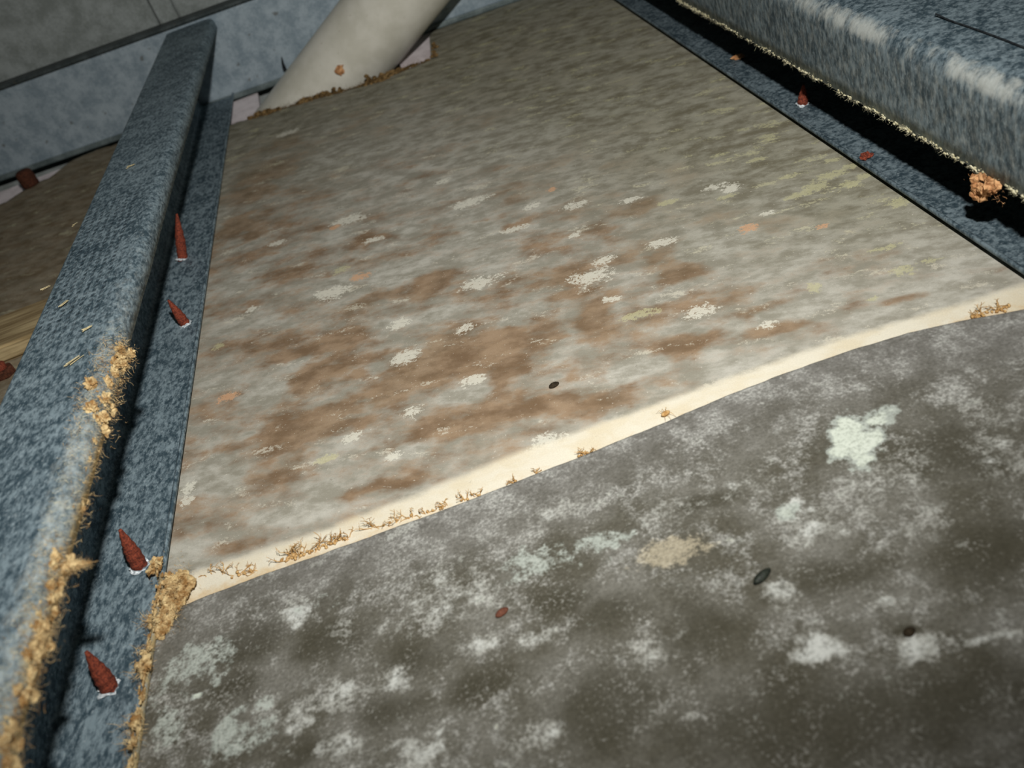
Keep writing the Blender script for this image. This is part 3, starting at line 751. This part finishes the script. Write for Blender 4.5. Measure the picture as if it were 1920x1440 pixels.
# ragged brown fibre along the cut-out
V = []; F = []
for k in range(420):
    x = -0.60 + 0.74 * rn.random()
    y = float(np.interp(x, NOTCH_X, NOTCH_Y))
    big = max(0.25, 0.6 + 4.0 * n1(x * 2.4, 21))
    c = (x, y + rn.uniform(-0.008, 0.012), rn.uniform(-0.004, 0.008) * big)
    lump(V, F, c, (0.008 * big, 0.007, 0.005 * big), rn, 1, 0.45)
    fibres(V, F, c, (0.01, 0.005, 0.004), 3, 0.016, 0.0010, rn, 0.9, (0, 0, 0.3))
for x, h in ((-0.24, 0.022), (-0.215, 0.026), (-0.105, 0.036), (-0.08, 0.022), (0.165, 0.026), (0.18, 0.02)):
    y = float(np.interp(x, NOTCH_X, NOTCH_Y)) - (0.16 if x > 0.15 else 0)
    for q in range(9):
        t = rn.random(); lump(V, F, (x + rn.gauss(0, 0.010) * (1 - t), y + rn.gauss(0, 0.005), h * t), (0.007, 0.007, h * 0.16), rn, 2, 0.4)
tag(link('fibre_fringe', mesh('fibre_fringe', V, F), M['ragged'], far, smooth=False), kind='stuff')
V = []; F = []; c = P0 + ax * 0.30 - up * 0 
c = Vector((-0.238, 3.745, 0.018))
for q in range(4): lump(V, F, Vector((rn.gauss(0, 0.006), rn.gauss(0, 0.003), rn.gauss(0, 0.006))), (0.012, 0.008, 0.012), rn, 2, 0.5)
crumb = link('dust_crumb', mesh('dust_crumb', V, F), M['crumb'], None, smooth=False)
# seat it on the barrel: on the side that faces the lens
ctr = P0 + ax * 0.40
rad = (Vector((0, 0, 1.0)) - ctr); rad = (rad - ax * rad.dot(ax)).normalized()
rad = (rad - side * 0.0).normalized()
crumb.location = (ctr + rad * (rp + 0.006)) * S
tag(crumb, 'small tan crumb stuck on the cream drain pipe', 'crumb')

# dry rootlets standing on the cream strip
def tube(V, F, pts, r0, r1, seg=5):
    b = len(V); n = len(pts)
    for i, p in enumerate(pts):
        d = (pts[min(i + 1, n - 1)] - pts[max(i - 1, 0)]).normalized()
        u = d.orthogonal().normalized(); w = d.cross(u); r = r0 + (r1 - r0) * i / (n - 1)
        for k in range(seg):
            a = 2 * math.pi * k / seg; V.append((p + (u * math.cos(a) + w * math.sin(a)) * r) * S)
    for i in range(n - 1):
        for k in range(seg):
            k2 = (k + 1) % seg; F.append((b + i * seg + k, b + i * seg + k2, b + (i + 1) * seg + k2, b + (i + 1) * seg + k))
def rootlet(x, y, h, nb, seed, clumpy=0):
    r = random.Random(seed); V = []; F = []
    for q in range(nb):
        p = Vector((r.gauss(0, h * 0.22), r.gauss(0, h * 0.10), 0.0)); d = Vector((r.gauss(0, 0.7), r.uniform(0.1, 1.2), r.uniform(0.1, 0.7))).normalized()
        pts = [p.copy()]
        for i in range(7):
            d = (d + Vector((r.gauss(0, 0.5), r.gauss(0, 0.35), r.gauss(0, 0.25)))).normalized(); p = p + d * h / 6
            p.z = max(p.z, 0.0012); pts.append(p.copy())
            if i in (2, 4):
                e = (d + Vector((r.gauss(0, 1), r.gauss(0, 0.6), 0.2))).normalized(); t = [p.copy()]
                for j in range(4):
                    e = (e + Vector((r.gauss(0, 0.4), r.gauss(0, 0.4), r.gauss(0, 0.2)))).normalized(); w = t[-1] + e * h / 9; w.z = max(w.z, 0.001); t.append(w)
                tube(V, F, t, 0.0006, 0.0003, 4)
        tube(V, F, pts, 0.0010, 0.0004, 5)
    for q in range(clumpy):
        lump(V, F, (r.gauss(0, h * 0.4), r.gauss(0, h * 0.14), 0.003), (0.0026, 0.0026, 0.0022), r, 1, 0.5)
    o = link('dried_rootlet', mesh('dried_rootlet', V, F), M['root'])
    o.location = Vector((x, y, 0.0)) * S
    return o
ORD = 'first second third fourth fifth sixth seventh eighth ninth tenth eleventh twelfth thirteenth fourteenth fifteenth sixteenth seventeenth eighteenth'.split()
for i, (x, y, h, nb, cl) in enumerate(((-0.596, 1.222, 0.020, 3, 0), (-0.568, 1.214, 0.022, 3, 0), (-0.545, 1.196, 0.026, 5, 4), (-0.520, 1.190, 0.016, 4, 2), (-0.458, 1.188, 0.030, 6, 8),
        (-0.436, 1.186, 0.026, 6, 12), (-0.405, 1.186, 0.026, 6, 12), (-0.375, 1.183, 0.022, 6, 6), (-0.352, 1.182, 0.020, 5, 2), (-0.300, 1.182, 0.026, 5, 1), (-0.268, 1.178, 0.022, 4, 2),
        (-0.238, 1.175, 0.020, 4, 2), (-0.210, 1.172, 0.016, 3, 2), (-0.182, 1.170, 0.016, 4, 2), (-0.146, 1.168, 0.018, 4, 2), (-0.125, 1.166, 0.014, 4, 1), (-0.062, 1.163, 0.014, 4, 1),
        (-0.018, 1.163, 0.014, 3, 0), (0.066, 1.165, 0.018, 6, 6), (0.737, 1.136, 0.020, 6, 14), (0.770, 1.130, 0.020, 6, 12))):
    if i < 18: lab = 'dried brown rootlet on the cream strip, %s along from the tan corner clump' % ORD[i]
    else: lab = ('lone knotted rootlet on the bare middle stretch of the cream strip', 'thick knotted rootlet where the cream strip nears the deep-lipped joist', 'knotted rootlet closest to the deep-lipped joist on the cream strip')[i - 18]
    tag(rootlet(x, y, h, nb, 100 + i, cl), lab, 'rootlet', 'dried rootlets along the cream strip')

def husk(name, x, y, z, rx, ry, rz, rot, mat, label, cat, group=None):
    bm = bmesh.new(); bmesh.ops.create_uvsphere(bm, u_segments=18, v_segments=10, radius=1)
    for v in bm.verts:
        q = v.co; k = 1 - 0.25 * max(0, q.x) ** 2 + 0.04 * math.sin(q.x * 16)
        v.co = Vector((q.x * rx, q.y * ry * k, (q.z * rz * k if q.z > 0 else q.z * rz * 0.6) + rz * 0.55)) * S
    me = bpy.data.meshes.new(name); bm.to_mesh(me); bm.free()
    o = link(name, me, mat); o.location = Vector((x, y, z)) * S; o.rotation_euler = (0, 0, rot)
    return tag(o, label, cat, group)
husk('seed_husk', 0.066, 1.375, 0.0, 0.0105, 0.0065, 0.005, 0.2, M['husk_dark'], 'small dark oval husk lying on the brown stained sheet', 'husk')
husk('seed_husk', 0.211, 0.796, 0.012, 0.0165, 0.0065, 0.006, 0.45, M['husk_green'], 'blackish shiny husk lying on the dark grey mouldy sheet', 'husk')
husk('seed_husk', -0.131, 0.899, 0.012, 0.011, 0.006, 0.005, 0.35, M['husk_red'], 'reddish brown husk lying on the dark grey mouldy sheet', 'husk')
husk('seed_husk', 0.327, 0.645, 0.012, 0.008, 0.006, 0.005, 0.2, M['husk_dark'], 'dull dark husk beside the white oval patch on the mouldy sheet', 'husk')
# pale insect resting on the strip
ins = empty('insect', Vector((0.215, 1.185, 0.0)) * S, 0.2)
tag(ins, 'tiny tan insect with thin legs on the clean cream strip', 'insect')
bm = bmesh.new(); bmesh.ops.create_uvsphere(bm, u_segments=14, v_segments=8, radius=1)
for v in bm.verts: v.co = Vector((v.co.x * 0.0085 * S, v.co.y * 0.005 * S * (1 - 0.3 * max(0, v.co.x)), (v.co.z * 0.004 + 0.005) * S))
me = bpy.data.meshes.new('body'); bm.to_mesh(me); bm.free(); link('body', me, M['root'], ins)
for sx in (-0.006, 0.0, 0.006):
    for sg in (-1, 1):
        V = []; F = []
        tube(V, F, [Vector((sx * 0.5, sg * 0.003, 0.005)), Vector((sx, sg * 0.009, 0.009)), Vector((sx * 1.7, sg * 0.015, 0.001))], 0.0006, 0.0003, 4)
        link('leg', mesh('leg', V, F), M['root'], ins)

# straw flakes and specks on the ribbed joist
for i, (x, y, z, L, rot) in enumerate(((-0.731, 2.506, 0.330, 0.018, 0.3), (-0.766, 1.764, 0.330, 0.024, 0.9), (-0.690, 1.605, 0.330, 0.02, 0.5), (-0.694, 1.494, 0.330, 0.030, 0.7), (-0.831, 1.880, 0.330, 0.020, 0.4), (-0.833, 2.208, 0.330, 0.014, 1.0))):
    r = random.Random(40 + i); V = []; F = []
    for q in range(4):
        d = Vector((math.cos(rot), math.sin(rot), 0)); p = Vector((r.gauss(0, 0.003), r.gauss(0, 0.003), 0.0018 + 0.001 * q))
        pts = [p - d * L * 0.5 + Vector((0, 0, r.uniform(0, 0.002))), p + Vector((r.gauss(0, 0.001), r.gauss(0, 0.001), 0)), p + d * L * r.uniform(0.3, 0.5)]
        tube(V, F, pts, 0.0010, 0.0005, 5)
    o = link('straw_flake', mesh('straw_flake', V, F), M['straw']); o.location = Vector((x, y, z - 0.001)) * S
    tag(o, ('pale straw flake on the ribbed joist, the farthest one towards the steel beam', 'pale straw flake on the ribbed joist just beyond its rows of dimples', 'pale straw flake near the middle of the ribbed joist top, above the fluff', 'long pale straw flake on the ribbed joist closest to where the fluff begins', 'pale straw flake on the outer edge of the ribbed joist beside the dimples', 'pale straw flake on the outer edge of the ribbed joist above the dim brown sheet')[i], 'straw', 'straw flakes on the ribbed joist')
# thread on top of the joist with the deep lip
V = []; F = []
tube(V, F, [Vector((0.925 + 0.02 * math.sin(t * 2.2), 1.05 + 0.52 * t, 0.3205 + (0.004 if t > 0.95 else 0))) for t in np.linspace(0, 1, 14)], 0.0020, 0.0015, 6)
o = link('dark_thread', mesh('dark_thread', rel(V, Vector((0.93, 1.3, 0.318))), F), M['thread']); o.location = Vector((0.93, 1.3, 0.318)) * S
tag(o, 'thin dark thread lying on top of the dusty joist with the deep lip', 'thread')
# rust flakes on the lower flange of the same joist
for i, (x, y, r) in enumerate(((0.862, 1.715, 0.010), (0.905, 2.48, 0.012))):
    V = []; F = []; q = random.Random(70 + i)
    for k in range(3): lump(V, F, (q.gauss(0, r * 0.5), q.gauss(0, r * 0.5), r * 0.5), (r, r * 0.7, r * 0.55), q, 2, 0.4)
    o = link('rust_flake', mesh('rust_flake', V, F), (M['rust'] if i == 0 else M['crumb']), None, smooth=False); o.location = Vector((x, y, ZB + 0.003)) * S
    tag(o, ('small rust brown flake on the shaded flange beside the olive edge of the stained sheet' if i == 0 else 'small tan flake on the shaded flange farthest along the dusty joist'), 'flake')
# dark sliver stuck on the beam
V = []; F = []
tube(V, F, [Vector((0, 0, 0)), Vector((0.004, -0.006, 0.03)), Vector((0.012, -0.010, 0.058))], 0.010, 0.002, 6)
o = link('screw_tip', mesh('screw_tip', V, F), M['thread'], bmE); o.location = Vector((-0.43, -0.008, 0.040)) * S
